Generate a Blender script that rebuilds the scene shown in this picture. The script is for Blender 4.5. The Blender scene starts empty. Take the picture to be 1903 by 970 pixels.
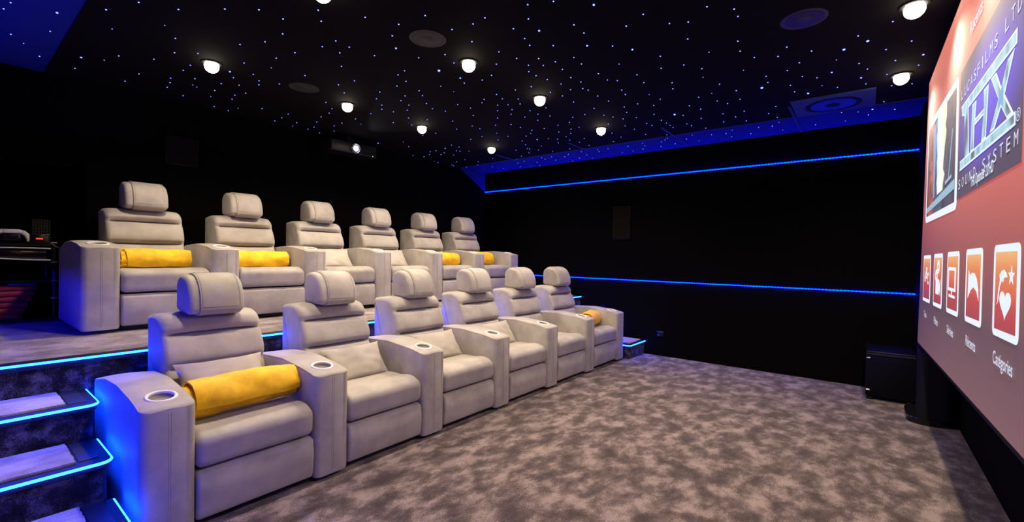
import bpy, bmesh, math, random
from mathutils import Vector, Matrix, noise

S = bpy.context.scene
C = S.collection
PI = math.pi
random.seed(7)

# ------------------------------------------------------------------ camera
CAM_F, CAM_YAW, CAM_PITCH, CAM_ROLL, CAM_H = 835.6069, 0.666603, 0.01235, 0.01655, 1.3426
cy, sy = math.cos(CAM_YAW), math.sin(CAM_YAW)
cp, sp = math.cos(CAM_PITCH), math.sin(CAM_PITCH)
cr, sr = math.cos(CAM_ROLL), math.sin(CAM_ROLL)
F = Vector((cy, sy, 0)); R = Vector((sy, -cy, 0)); U = Vector((0, 0, 1))
F2 = F*cp - U*sp; U2 = U*cp + F*sp
RC = R*cr + U2*sr; UC = U2*cr - R*sr
cam_data = bpy.data.cameras.new('camera')
cam = bpy.data.objects.new('camera', cam_data); C.objects.link(cam)
m = Matrix((RC, UC, -F2)).transposed().to_4x4(); m.translation = Vector((0, 0, CAM_H))
cam.matrix_world = m
cam_data.sensor_fit = 'HORIZONTAL'; cam_data.sensor_width = 36
cam_data.lens = CAM_F/1903*36
cam_data.clip_start = 0.02; cam_data.clip_end = 60
S.camera = cam

# ------------------------------------------------------------------ world, exposure, light levels
w = bpy.data.worlds.new('world'); S.world = w; w.use_nodes = True
w.node_tree.nodes['Background'].inputs[0].default_value = (0, 0, 0, 1)
w.node_tree.nodes['Background'].inputs[1].default_value = 0
S.view_settings.view_transform = 'Standard'; S.view_settings.look = 'None'
S.view_settings.exposure = 0.0; S.view_settings.gamma = 1.0; S.view_settings.use_curve_mapping = False
LAMP_W = 24.5
LAMP_COL = (1.0, 0.80, 0.585)
WALL_LED = ((0.0, 0.0050, 1.0), 62.0)
WALL_LED_LOW = ((0.0, 0.0035, 1.0), 90.0)
STAIR_WALL_LED = ((0.0, 0.0020, 1.0), 190.0)
STEP_LED = ((0.002, 0.036, 1.0), 85.0)
PICTURE = 1.0

# ------------------------------------------------------------------ geometry of the room
XW, XL, YB, YF, ZC = 6.11, -0.36, 5.46, -0.62, 2.82
ZP = 0.731
ZLO, ZHI = 1.018, 2.480
YS = -0.372

# ------------------------------------------------------------------ materials
def lin(r, g, b):
    f = lambda c: (c/255/12.92) if c/255 <= 0.04045 else ((c/255+0.055)/1.055)**2.4
    return (f(r), f(g), f(b), 1)
MATS = {}
def mat(name, col=(0.5, 0.5, 0.5), rough=0.6, metal=0.0, spec=0.5, emit=None, es=0.0):
    mm = bpy.data.materials.new(name); mm.use_nodes = True
    b = mm.node_tree.nodes['Principled BSDF']
    b.inputs['Base Color'].default_value = (*col[:3], 1)
    b.inputs['Roughness'].default_value = rough; b.inputs['Metallic'].default_value = metal
    b.inputs['Specular IOR Level'].default_value = spec
    if emit:
        b.inputs['Emission Color'].default_value = (*emit[:3], 1); b.inputs['Emission Strength'].default_value = es
    MATS[name] = mm
    return mm
def nd(mm, typ, **kw):
    n = mm.node_tree.nodes.new(typ)
    for k, v in kw.items(): setattr(n, k, v)
    return n
def ln(mm, a, b): mm.node_tree.links.new(a, b)
def ramp(mm, stops):
    r = nd(mm, 'ShaderNodeValToRGB')
    e = r.color_ramp.elements
    while len(e) < len(stops): e.new(0.5)
    for i, (p, c) in enumerate(stops):
        e[i].position = p; e[i].color = (*c[:3], 1)
    return r
def noise_node(mm, scale, detail=3, rough=0.5, vec=None):
    n = nd(mm, 'ShaderNodeTexNoise'); n.inputs['Scale'].default_value = scale
    n.inputs['Detail'].default_value = detail; n.inputs['Roughness'].default_value = rough
    if vec: ln(mm, vec, n.inputs['Vector'])
    return n
def bumpn(mm, h, strength, dist):
    b = nd(mm, 'ShaderNodeBump'); b.inputs['Strength'].default_value = strength; b.inputs['Distance'].default_value = dist
    ln(mm, h, b.inputs['Height']); ln(mm, b.outputs[0], mm.node_tree.nodes['Principled BSDF'].inputs['Normal'])

def fabric_mat(name, base, contrast=0.10, sheen=0.25, scale=6):
    mm = mat(name, base, 0.62, spec=0.35)
    g = nd(mm, 'ShaderNodeNewGeometry')
    n = noise_node(mm, scale, 4, 0.6, g.outputs['Position'])
    lo = [c*(1-contrast) for c in base]; hi = [min(1, c*(1+contrast)) for c in base]
    r = ramp(mm, [(0.38, lo), (0.62, hi)])
    ln(mm, n.outputs[0], r.inputs[0]); b = mm.node_tree.nodes['Principled BSDF']
    ln(mm, r.outputs[0], b.inputs['Base Color'])
    b.inputs['Sheen Weight'].default_value = sheen; b.inputs['Sheen Roughness'].default_value = 0.4
    n2 = noise_node(mm, 900, 2, 0.5, g.outputs['Position'])
    bumpn(mm, n2.outputs[0], 0.12, 0.001)
    return mm
M_FAB = fabric_mat('velvet_grey', (0.375, 0.350, 0.318), 0.12)
M_PIPE = fabric_mat('velvet_piping', (0.41, 0.385, 0.35), 0.05)
M_PILLOW = fabric_mat('pillow_grey', (0.44, 0.405, 0.37), 0.08)
M_STITCH = mat('stitch', (0.25, 0.228, 0.21), 0.8)
M_YEL = fabric_mat('yellow_fleece', (0.95, 0.52, 0.010), 0.14, 0.08, 14)
M_RED = fabric_mat('red_blanket', (0.30, 0.012, 0.008), 0.35, 0.2, 12)
M_CHAS = mat('black_underside', (0.01, 0.01, 0.01), 0.8)
M_STEEL = mat('brushed_steel', (0.75, 0.75, 0.77), 0.3, 1.0)
M_RING = mat('cup_ring', (0.8, 0.8, 0.8), 0.5, 0.0)
M_CUP = mat('cup_inside', (0.20, 0.185, 0.18), 0.5, 0.0)
M_WALL = mat('black_velvet', (0.0028, 0.0025, 0.0025), 0.95, spec=0.02)
M_CEIL = mat('ceiling_black', (0.006, 0.005, 0.005), 0.9, spec=0.04)
M_STRIP_GLOW = mat('ceiling_fabric_glow', (0.014, 0.024, 0.20), 0.9, spec=0.05)  # blue glow of the wall lights painted into the fabric colour
M_BATTEN = mat('batten_glow', (0.03, 0.04, 0.16), 0.6, spec=0.2)  # blue tint puts the wall-light glow into the batten colour
M_NOSE = mat('step_nosing', (0.012, 0.012, 0.013), 0.45, spec=0.4)
M_NOSE2 = mat('step_nosing_rib', (0.03, 0.03, 0.034), 0.4, spec=0.4)
M_BLACK = mat('black_lacquer', (0.006, 0.006, 0.007), 0.18, spec=0.5)
M_BLACKM = mat('black_matte', (0.006, 0.006, 0.006), 0.7, spec=0.15)
M_GRILLE = mat('speaker_cloth', (0.006, 0.004, 0.003), 0.9, spec=0.1)
M_SPK = mat('speaker_ring', (0.035, 0.028, 0.026), 0.5)
M_WHITE = mat('white_plastic', (0.72, 0.72, 0.74), 0.4)
M_GREYB = mat('grey_button', (0.35, 0.35, 0.37), 0.5)
M_NAVY = mat('navy_cover', (0.02, 0.03, 0.12), 0.5)
def emitter(name, col, s):
    mm = mat(name, (0, 0, 0), 1.0, spec=0.0, emit=col, es=s); return mm
M_WLED = emitter('wall_led', *WALL_LED)
# the wall strip is made of separate diodes
def dotted(mm, axis, period):
    g = nd(mm, 'ShaderNodeNewGeometry'); sx = nd(mm, 'ShaderNodeSeparateXYZ'); ln(mm, g.outputs['Position'], sx.inputs[0])
    a = nd(mm, 'ShaderNodeMath', operation='MULTIPLY'); ln(mm, sx.outputs[axis], a.inputs[0]); a.inputs[1].default_value = 2*PI/period
    s = nd(mm, 'ShaderNodeMath', operation='SINE'); ln(mm, a.outputs[0], s.inputs[0])
    k = nd(mm, 'ShaderNodeMath', operation='MULTIPLY_ADD'); ln(mm, s.outputs[0], k.inputs[0])
    st = mm.node_tree.nodes['Principled BSDF'].inputs['Emission Strength'].default_value
    k.inputs[1].default_value = st*0.6; k.inputs[2].default_value = st
    ln(mm, k.outputs[0], mm.node_tree.nodes['Principled BSDF'].inputs['Emission Strength'])
M_WLOW = emitter('wall_led_low', *WALL_LED_LOW)
M_WSTAIR = emitter('stair_wall_led', *STAIR_WALL_LED)
dotted(M_WLED, 1, 0.033); dotted(M_WLOW, 1, 0.033); dotted(M_WSTAIR, 1, 0.033)
M_SLED = emitter('step_led', *STEP_LED)
M_LAMP = emitter('lamp_lens', (1.0, 0.86, 0.66), 25)
M_STAR = emitter('star_point', (0.11, 0.14, 1.0), 6.0)
M_PLENS = emitter('projector_beam', (0.95, 0.90, 1.0), 12)
M_GLED = emitter('green_led', (0.55, 1.0, 0.15), 3)
M_RLED = emitter('red_digits', (1.0, 0.03, 0.02), 3)

def carpet_mat(name, lo, mid, hi, scale=3.4, off=0.0):
    mm = mat(name, mid, 0.95, spec=0.05)
    b = mm.node_tree.nodes['Principled BSDF']
    g = nd(mm, 'ShaderNodeNewGeometry')
    mp = nd(mm, 'ShaderNodeMapping'); mp.inputs['Scale'].default_value = (1.0, 1.45, 1.0); mp.inputs['Location'].default_value = (off, off, 0)
    mp.inputs['Rotation'].default_value = (0, 0, 0.5)
    ln(mm, g.outputs['Position'], mp.inputs[0])
    n = noise_node(mm, scale, 6, 0.62, mp.outputs[0]); n.inputs['Distortion'].default_value = 0.12
    n2 = noise_node(mm, 170, 3, 0.75, g.outputs['Position'])
    mx = nd(mm, 'ShaderNodeMath', operation='MULTIPLY_ADD'); ln(mm, n2.outputs[0], mx.inputs[0]); mx.inputs[1].default_value = 0.62
    sb = nd(mm, 'ShaderNodeMath', operation='SUBTRACT'); ln(mm, n.outputs[0], sb.inputs[0]); sb.inputs[1].default_value = 0.31
    ln(mm, sb.outputs[0], mx.inputs[2])
    r = ramp(mm, [(0.37, lo), (0.50, mid), (0.63, hi)])
    ln(mm, mx.outputs[0], r.inputs[0]); ln(mm, r.outputs[0], b.inputs['Base Color'])
    b.inputs['Sheen Weight'].default_value = 0.15
    bumpn(mm, n2.outputs[0], 0.9, 0.008)
    return mm
M_CARPET = carpet_mat('carpet', (0.050, 0.035, 0.036), (0.122, 0.090, 0.087), (0.32, 0.255, 0.24), 5.4)
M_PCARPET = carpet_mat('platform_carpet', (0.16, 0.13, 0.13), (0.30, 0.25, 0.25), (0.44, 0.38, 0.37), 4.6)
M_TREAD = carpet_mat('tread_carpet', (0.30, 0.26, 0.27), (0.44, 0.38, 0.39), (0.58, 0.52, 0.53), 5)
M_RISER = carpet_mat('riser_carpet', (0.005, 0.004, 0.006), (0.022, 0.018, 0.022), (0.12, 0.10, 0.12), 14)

# ------------------------------------------------------------------ mesh helpers
def new_mesh(name, bm, m, sharp=35):
    me = bpy.data.meshes.new(name)
    bmesh.ops.recalc_face_normals(bm, faces=bm.faces[:])
    bm.to_mesh(me); bm.free()
    ms = m if isinstance(m, (list, tuple)) else [m]
    for x in ms: me.materials.append(x)
    for p in me.polygons: p.use_smooth = True
    me.set_sharp_from_angle(angle=math.radians(sharp))
    return me
def obj(name, bm, m, parent=None, sharp=35, loc=None):
    o = bpy.data.objects.new(name, new_mesh(name, bm, m, sharp) if isinstance(bm, bmesh.types.BMesh) else bm)
    C.objects.link(o)
    if parent: o.parent = parent
    if loc: o.location = loc
    return o
def tag(o, label=None, cat=None, group=None, kind=None):
    if label: o['label'] = label
    if cat: o['category'] = cat
    if group: o['group'] = group
    if kind: o['kind'] = kind
    return o
def thing(name, label, cat, loc=(0, 0, 0), rz=0, group=None):
    o = bpy.data.objects.new(name, None); C.objects.link(o)
    o.empty_display_size = 0.1
    o.location = loc; o.rotation_euler = (0, 0, rz)
    return tag(o, label, cat, group)
def copy_tree(o, parent=None):
    c = o.copy(); C.objects.link(c)
    if parent: c.parent = parent
    for ch in list(o.children): copy_tree(ch, c)
    return c
def box(bm, x0, x1, y0, y1, z0, z1, r=0.0, seg=2):
    v = [bm.verts.new((x, y, z)) for x in (x0, x1) for y in (y0, y1) for z in (z0, z1)]
    fs = [bm.faces.new([v[i] for i in q]) for q in ((0, 1, 3, 2), (4, 6, 7, 5), (0, 4, 5, 1), (2, 3, 7, 6), (0, 2, 6, 4), (1, 5, 7, 3))]
    if r > 0:
        es = {e for f in fs for e in f.edges}
        bmesh.ops.bevel(bm, geom=list(es), offset=r, segments=seg, affect='EDGES', profile=0.5)
    return bm
def bx(*a, r=0.0, seg=2): return box(bmesh.new(), *a, r=r, seg=seg)
def tube(bm, pts, r, n=8, closed=False, cap=True):
    pts = [Vector(p) for p in pts]; rings = []
    rr = r if isinstance(r, (list, tuple)) else [r]*len(pts)
    N = len(pts); prev = None
    for i, p in enumerate(pts):
        a = pts[(i-1) % N] if (closed or i > 0) else p
        b = pts[(i+1) % N] if (closed or i < N-1) else p
        t = (b-a).normalized()
        up = prev if prev is not None else (Vector((0, 0, 1)) if abs(t.z) < 0.9 else Vector((1, 0, 0)))
        s = t.cross(up); s.normalize(); u = s.cross(t).normalized(); prev = u
        rings.append([bm.verts.new(p + (s*math.cos(k*2*PI/n) + u*math.sin(k*2*PI/n))*rr[i]) for k in range(n)])
    for i in range(N if closed else N-1):
        A, B = rings[i], rings[(i+1) % N]
        for k in range(n): bm.faces.new((A[k], A[(k+1) % n], B[(k+1) % n], B[k]))
    if cap and not closed:
        bm.faces.new(rings[0][::-1]); bm.faces.new(rings[-1])
    return bm
def lathe(bm, prof, n=24, axis='Z', org=(0, 0, 0), cap=True):
    """prof = list of (radius, height)"""
    rings = []; o = Vector(org)
    for (r, h) in prof:
        ring = []
        for k in range(n):
            a = 2*PI*k/n; x, y = r*math.cos(a), r*math.sin(a)
            v = {'Z': (x, y, h), 'Y': (x, h, y), 'X': (h, x, y)}[axis]
            ring.append(bm.verts.new(o+Vector(v)))
        rings.append(ring)
    for A, B in zip(rings, rings[1:]):
        for k in range(n): bm.faces.new((A[k], A[(k+1) % n], B[(k+1) % n], B[k]))
    if cap:
        bm.faces.new(rings[0]); bm.faces.new(rings[-1])
    return bm
def round_poly(pts, dens=6):
    """pts = (a, b, radius) -> dense closed outline"""
    out = []; n = len(pts)
    for i in range(n):
        p = Vector(pts[i][:2]); r = pts[i][2] if len(pts[i]) > 2 else 0
        a = Vector(pts[i-1][:2]); b = Vector(pts[(i+1) % n][:2])
        if r <= 0: out.append(p); continue
        da, db = (a-p), (b-p)
        k = min(r, da.length*0.48, db.length*0.48)
        p0, p1 = p+da.normalized()*k, p+db.normalized()*k
        for j in range(dens+1):
            t = j/dens
            out.append(p0*(1-t)**2 + p*2*t*(1-t) + p1*t*t)
    return out
def outline_normals(pts):
    n = len(pts); area = sum(pts[i].x*pts[(i+1) % n].y-pts[(i+1) % n].x*pts[i].y for i in range(n))
    sg = 1 if area > 0 else -1; res = []
    for i in range(n):
        t = (pts[(i+1) % n]-pts[i-1])
        if t.length < 1e-9: t = Vector((1, 0))
        t.normalize(); res.append(Vector((t.y, -t.x))*sg)
    return res
def puff(bm, prof, x0, x1, r, seg=5, mid=1, grow=0.0, warp=None):
    """extrude a (y,z) outline along x with rounded ends"""
    P = round_poly(prof) if len(prof[0]) > 2 or not isinstance(prof[0], Vector) else prof
    N = outline_normals(P); sl = []
    for j in range(seg+1):
        t = j/seg*PI/2; sl.append((x0+r*(1-math.sin(t)), r*math.cos(t)) if False else (x0 + r*(1-math.cos(t)), r*(1-math.sin(t))))
    right = [(x0+x1-x, d) for x, d in sl][::-1]
    mids = [(x0+r+(x1-x0-2*r)*k/(mid+1), 0) for k in range(1, mid+1)]
    rings = []
    for x, d in sl+mids+right:
        g = grow*(1-((2*x-x0-x1)/(x1-x0))**2) if grow else 0
        ring = []
        for p, nn in zip(P, N):
            q = p - nn*(d-g)
            v = Vector((x, q.x, q.y))
            if warp: v = warp(v)
            ring.append(bm.verts.new(v))
        rings.append(ring)
    n = len(P)
    for A, B in zip(rings, rings[1:]):
        for k in range(n): bm.faces.new((A[k], A[(k+1) % n], B[(k+1) % n], B[k]))
    bm.faces.new(rings[0]); bm.faces.new(rings[-1])
    return bm
def struct(name, bm, m): return tag(obj(name, bm, m), kind='structure')

# ================================================================== THE ROOM
struct('floor', bx(XL, XW, YF, 3.452, -0.05, 0), M_CARPET)
bm = bx(XL, XW, 3.452, YB+0.55, -0.05, ZP)
for f in bm.faces:
    if abs(f.calc_center_median().y-3.452) < 0.01: f.material_index = 1
struct('floor_platform', bm, [M_PCARPET, M_RISER])
bm = bmesh.new()
box(bm, XL-0.1, 5.45, YF, YB+0.6, ZC, ZC+0.08)
struct('ceiling', bm, M_CEIL)
struct('ceiling_strip_right', bx(5.45, XW+0.1, YF, YB+0.1, ZC, ZC+0.08), M_STRIP_GLOW)
struct('ceiling_strip_left', bx(XL-0.1, 0.55, YF, YB+0.1, ZC-0.004, ZC+0.07), M_STRIP_GLOW)
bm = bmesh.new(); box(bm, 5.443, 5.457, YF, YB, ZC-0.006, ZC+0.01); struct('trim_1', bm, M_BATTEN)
bm = bmesh.new()
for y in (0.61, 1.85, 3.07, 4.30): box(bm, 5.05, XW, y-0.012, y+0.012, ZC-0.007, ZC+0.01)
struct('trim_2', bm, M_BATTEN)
bm = bmesh.new(); box(bm, 0.535, 0.565, YF, YB, ZC-0.012, ZC+0.01); struct('trim_3', bm, M_CEIL)
# far side wall: fabric panel between the two light strips
bm = bmesh.new(); box(bm, XW+0.04, XW+0.2, YF-0.1, YB+0.1, -0.05, ZC+0.08)
box(bm, XW, XW+0.05, YF, YB, ZLO+0.012, ZHI-0.012)
box(bm, XW+0.012, XW+0.05, YF, YB, -0.05, ZLO+0.012)
box(bm, XW+0.012, XW+0.05, YF, YB, ZHI-0.012, ZC)
struct('wall_right', bm, M_WALL)
bm = bmesh.new(); box(bm, XL-0.2, XL, YF-0.1, YB+0.6, -0.05, ZC+0.08)
struct('wall_left', bm, M_WALL)
struct('wall_left_panel', bx(XL-0.01, XL+0.09, YF, YB, ZLO+0.008, ZHI-0.012), M_WALL)
bm = bmesh.new()
box(bm, 0.70, XW+0.1, YB, YB+0.12, 0, ZC+0.05); box(bm, XL-0.1, 0.70, YB, YB+0.12, 2.05, ZC+0.05)
box(bm, XL-0.1, 0.82, YB+0.5, YB+0.6, 0, 2.1); box(bm, 0.70, 0.80, YB, YB+0.6, 0, 2.1); box(bm, XL-0.1, 0.80, YB+0.05, YB+0.6, 2.05, 2.12)
struct('wall_back', bm, M_WALL)
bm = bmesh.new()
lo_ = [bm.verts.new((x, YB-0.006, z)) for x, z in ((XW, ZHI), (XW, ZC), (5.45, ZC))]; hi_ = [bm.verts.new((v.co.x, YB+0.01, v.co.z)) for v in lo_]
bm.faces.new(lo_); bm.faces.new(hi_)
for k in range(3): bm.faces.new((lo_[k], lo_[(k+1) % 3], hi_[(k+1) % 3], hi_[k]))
struct('wall_back_corner_glow', bm, M_STRIP_GLOW)  # added blue wedge, shaped like the wall strip's glow fading from the corner
bm = bmesh.new(); box(bm, XL-0.1, XW+0.1, YF-0.12, YF, -0.05, ZC+0.05)
box(bm, 5.62, XW+0.05, YF-0.05, -0.40, 0, ZC+0.01)
struct('wall_front', bm, M_WALL)

def led(name, pts, r, m, label, cat='light strip', group=None):
    return tag(obj(name, tube(bmesh.new(), pts, r, 6), m), label, cat, group)
led('led_strip', [(XW-0.002, -0.40, ZHI), (XW-0.002, YB-0.005, ZHI)], 0.0065, M_WLED, 'blue light strip along the top of the black side wall, under the starry ceiling')
led('led_strip', [(XW-0.002, -0.40, ZLO), (XW-0.002, YB-0.005, ZLO)], 0.0065, M_WLOW, 'blue light strip running low along the black side wall at chair height')
led('led_strip', [(XL+0.02, -0.5, ZHI), (XL+0.02, YB-0.005, ZHI)], 0.0065, M_WLED, 'blue light strip high on the wall beside the stairs, glowing on the ceiling corner')
led('led_strip', [(XL+0.02, -0.5, ZLO), (XL+0.02, YB-0.005, ZLO)], 0.0065, M_WSTAIR, 'blue light strip low on the wall beside the stairs, washing the steps in violet')

# ================================================================== PLATFORM EDGE AND STEPS
def nosing_band(bm, x0, x1, yf, z, side=None):
    box(bm, x0, x1, yf, yf+0.075, z-0.03, z+0.006)
obj_n = struct('trim_4', bx(XL, XW, 3.440, 3.515, ZP-0.035, ZP+0.006, r=0.004), M_NOSE)
led('led_strip', [(XL, 3.437, ZP-0.004), (XW-0.005, 3.437, ZP-0.004)], 0.0062, M_SLED, 'cyan blue light strip along the front edge of the raised seating platform')
def make_step(x0, x1, yf, yb, z, side, label, group):
    """side=+1: free end at x1; side=-1: free end at x0 (the other end meets the wall)"""
    t = thing('stair_step', label, 'step', ((x0+x1)/2, yf, 0), 0, group)
    ox, oy = (x0+x1)/2, yf
    hw = (x1-x0)/2; D = yb-yf
    r = 0.05
    # body outline in plan with one rounded front corner
    fx = hw*side
    prof = round_poly([(-fx, 0.012, 0), (fx-0.012*side, 0.012, r), (fx-0.012*side, D, 0), (-fx, D, 0)])
    def slab(pts, z0, z1):
        b = bmesh.new(); lo = [b.verts.new((p.x, p.y, z0)) for p in pts]; hi = [b.verts.new((p.x, p.y, z1)) for p in pts]
        n = len(pts)
        for k in range(n): b.faces.new((lo[k], lo[(k+1) % n], hi[(k+1) % n], hi[k]))
        b.faces.new(lo); b.faces.new(hi); return b
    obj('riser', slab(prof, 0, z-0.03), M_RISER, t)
    prof2 = round_poly([(-fx, 0, 0), (fx, 0, r), (fx, D, 0), (-fx, D, 0)])
    nb = obj('nosing', slab(prof2, z-0.032, z), M_NOSE, t)
    b = bmesh.new()
    tx0, tx1 = sorted((-fx, fx-0.115*side))
    n = 26
    # carpet insert with an uneven cut pile edge
    random.seed(int(yf*100)); pts = []
    for k in range(n+1): pts.append(Vector((tx0+(tx1-tx0)*k/n, 0.062+random.uniform(-.003, .003))))
    for k in range(1, n): pts.append(Vector((tx1+random.uniform(-.003, .003), 0.062+(D-0.062)*k/n)))
    pts += [Vector((tx1, D)), Vector((tx0, D))]
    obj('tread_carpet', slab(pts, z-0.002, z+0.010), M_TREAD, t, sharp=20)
    b = bmesh.new(); sx0, sx1 = sorted((fx-0.105*side, fx-0.035*side)); box(b, sx0, sx1, 0.07, D-0.005, z-0.001, z+0.004, r=0.0015, seg=1)
    obj('edge_rib', b, M_NOSE2, t)
    path = [(-fx, -0.003), ]
    c = []
    for j in range(9):
        a = j/8*PI/2; c.append((fx+0.003*side-r*side+r*side*math.sin(a), -0.003+r-r*math.cos(a)))
    path += c + [(fx+0.003*side, D-0.004)]
    obj('led_strip', tube(bmesh.new(), [(p[0], p[1], z-0.006) for p in path], 0.0062, 6), M_SLED, t)
    return t
SX = 0.50
make_step(XL, 0.495, 2.37, 2.73, 0.183, 1, 'lowest stair step beside the near recliner, its lit corner at the photo edge', 'steps beside the near end of the front row')
make_step(XL, 0.495, 2.73, 3.09, 0.366, 1, 'middle stair step with glowing cyan edge beside the near armrest', 'steps beside the near end of the front row')
make_step(XL, 0.505, 3.09, 3.452, 0.548, 1, 'top stair step with glowing cyan edge just under the platform', 'steps beside the near end of the front row')
make_step(5.60, XW, 2.41, 2.76, 0.183, -1, 'lowest stair step at the far end of the front row, by the black wall', 'steps at the far end of the front row')
make_step(5.60, XW, 2.76, 3.10, 0.366, -1, 'middle stair step behind the far recliner of the front row, by the black wall', 'steps at the far end of the front row')
make_step(5.60, XW, 3.10, 3.452, 0.548, -1, 'top stair step below the platform at the far end, by the black wall', 'steps at the far end of the front row')
# ================================================================== RECLINERS
PITCH, ARM_W = 0.80, 0.215
ARM_PROF = [(0.0, 0.03, 0.02), (0.0, 0.622, 0.022), (0.17, 0.651, 0.08), (0.42, 0.675, 0.12), (0.68, 0.660, 0.12), (0.95, 0.605, 0.05), (0.95, 0.03, 0.02)]
def arm_top(y):
    k = [(0, 0.622), (0.08, 0.637), (0.17, 0.650), (0.42, 0.671), (0.68, 0.657), (0.95, 0.605)]
    for a, b in zip(k, k[1:]):
        if a[0] <= y <= b[0]: return a[1]+(b[1]-a[1])*(y-a[0])/(b[0]-a[0])
    return k[-1][1]
CUP_Y, CUP_TILT = 0.128, math.atan2(0.03, 0.17)
# armrest with a round well cut for the cup holder
def arm_body():
    bm = bmesh.new(); W2 = ARM_W/2; RF, RB, D = 0.036, 0.02, 0.95
    ys = [(RF*(1-math.cos(t)), W2-RF+RF*math.sin(t)) for t in [PI/2*k/8 for k in range(9)]]
    ys += [(RF+(D-RF-RB)*k/22, W2) for k in range(1, 22)]
    ys += [(D-RB*(1-math.sin(t)), W2-RB*(1-math.cos(t))) for t in [PI/2*k/5 for k in range(6)]]
    rings = []
    for n_, (y, hw) in enumerate(ys):
        tp = arm_top(y); k = 0.010*max(0, 1-y/0.012)
        sec = [(-hw+.006, 0.028), (-hw, 0.038), (-hw, tp-0.012-k), (-hw+0.0035, tp-0.003-k), (-hw+0.010, tp-k*.8), (-hw*0.5, tp+0.004-k*.8), (0, tp+0.006-k*.8)]
        sec += [(-x, z) for x, z in sec[:-1][::-1]]
        rings.append([bm.verts.new((x, y, z)) for x, z in sec])
    for A, B in zip(rings, rings[1:]):
        for k in range(len(A)): bm.faces.new((A[k], A[(k+1) % len(A)], B[(k+1) % len(A)], B[k]))
    bm.faces.new(rings[0]); bm.faces.new(rings[-1])
    return bm
def arm_mesh():
    bm = arm_body()
    a = bpy.data.objects.new('a', new_mesh('armrest', bm, M_FAB, 30)); C.objects.link(a)
    cut = lathe(bmesh.new(), [(0.0545, -0.03), (0.0545, 0.05)], 36)
    b = bpy.data.objects.new('b', new_mesh('cutter', cut, M_FAB)); C.objects.link(b)
    b.location = (0, CUP_Y, arm_top(CUP_Y)+.004); b.rotation_euler = (CUP_TILT, 0, 0)
    md = a.modifiers.new('b', 'BOOLEAN'); md.operation = 'DIFFERENCE'; md.object = b; md.solver = 'EXACT'
    dg = bpy.context.evaluated_depsgraph_get(); dg.update()
    me = bpy.data.meshes.new_from_object(a.evaluated_get(dg)); me.name = 'armrest'
    for p in me.polygons: p.use_smooth = True
    me.set_sharp_from_angle(angle=math.radians(32))
    bpy.data.objects.remove(a); bpy.data.objects.remove(b)
    return me
ARM_ME = arm_mesh()
bm = bmesh.new()
for s in (-1, 1):
    x = s*(ARM_W/2-0.0045)
    tube(bm, [(s*(ARM_W/2-0.036+0.036*math.sin(t)-0.0035), 0.036*(1-math.cos(t))+0.003, arm_top(0.036*(1-math.cos(t)))-0.006) for t in [PI/2*q/6 for q in range(0 if s > 0 else 1, 7)]]
         + [(x+s*0.001, y, arm_top(y)-0.0045) for y in [0.06+0.86*k/30 for k in range(31)]], 0.0030, 6)
tube(bm, [(-ARM_W/2+0.036+(ARM_W-0.072)*k/8, 0.002, arm_top(0)-0.007) for k in range(9)], 0.0024, 6)
PIPE_ME = new_mesh('piping', bm, M_PIPE)
bm = bmesh.new()
for dx in (-0.004, 0.006):
    tube(bm, [(dx, -0.0002, 0.05), (dx, -0.0002, 0.600)], 0.0009, 5)
STIT_ME = new_mesh('stitching', bm, M_STITCH)
RING_ME = new_mesh('cup_ring', lathe(bmesh.new(), [(0.0505, -0.006), (0.0505, 0.003), (0.053, 0.0055), (0.061, 0.0055), (0.0645, 0.001), (0.0645, -0.004)], 40, cap=False), M_RING)
CUP_ME = new_mesh('cup', lathe(bmesh.new(), [(0.0520, 0.001), (0.0500, -0.012), (0.044, -0.018), (0.0, -0.020)], 36, cap=False), M_CUP)
def add_arm(t, x):
    a = obj('armrest', ARM_ME, None, t, loc=(x, 0, 0))
    obj('piping', PIPE_ME, None, a); obj('stitching', STIT_ME, None, a)
    h = obj('cup_holder', RING_ME, None, a, loc=(0, CUP_Y, arm_top(CUP_Y)+0.0045)); h.rotation_euler = (CUP_TILT, 0, 0)
    obj('cup', CUP_ME, None, h)

HW = (PITCH-ARM_W)/2-0.003     # half width between the arms
def soft(amp, sc, seed, keep=None):
    def f(v):
        n = noise.noise(Vector((v.x*sc+seed, v.y*sc, v.z*sc)))
        return v + Vector((0, -1, 0.6))*n*amp
    return f
SEAT_ME = new_mesh('seat_cushion', puff(bmesh.new(), [(0.62, 0.31, 0.01), (0.03, 0.287, 0.025), (0.004, 0.315, 0.03), (-0.004, 0.43, 0.055), (0.055, 0.463, 0.05), (0.13, 0.468, 0.05), (0.20, 0.452, 0.04), (0.30, 0.455, 0.06), (0.62, 0.415, 0.02)], -HW, HW, 0.035, 6, 9, warp=soft(0.006, 9, 3)), M_FAB, 60)
FOOT_ME = new_mesh('footrest', puff(bmesh.new(), [(0.09, 0.045, 0.01), (0.016, 0.04, 0.02), (0.002, 0.08, 0.05), (-0.004, 0.17, 0.06), (0.006, 0.262, 0.03), (0.03, 0.276, 0.02), (0.09, 0.276, 0.01)], -HW, HW, 0.018, 5, 7, warp=soft(0.004, 7, 9)), M_FAB, 60)
BASE_ME = new_mesh('base_frame', bx(-HW+.02, HW-.02, 0.07, 0.90, 0.012, 0.27), M_CHAS)
BW = 0.270
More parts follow.
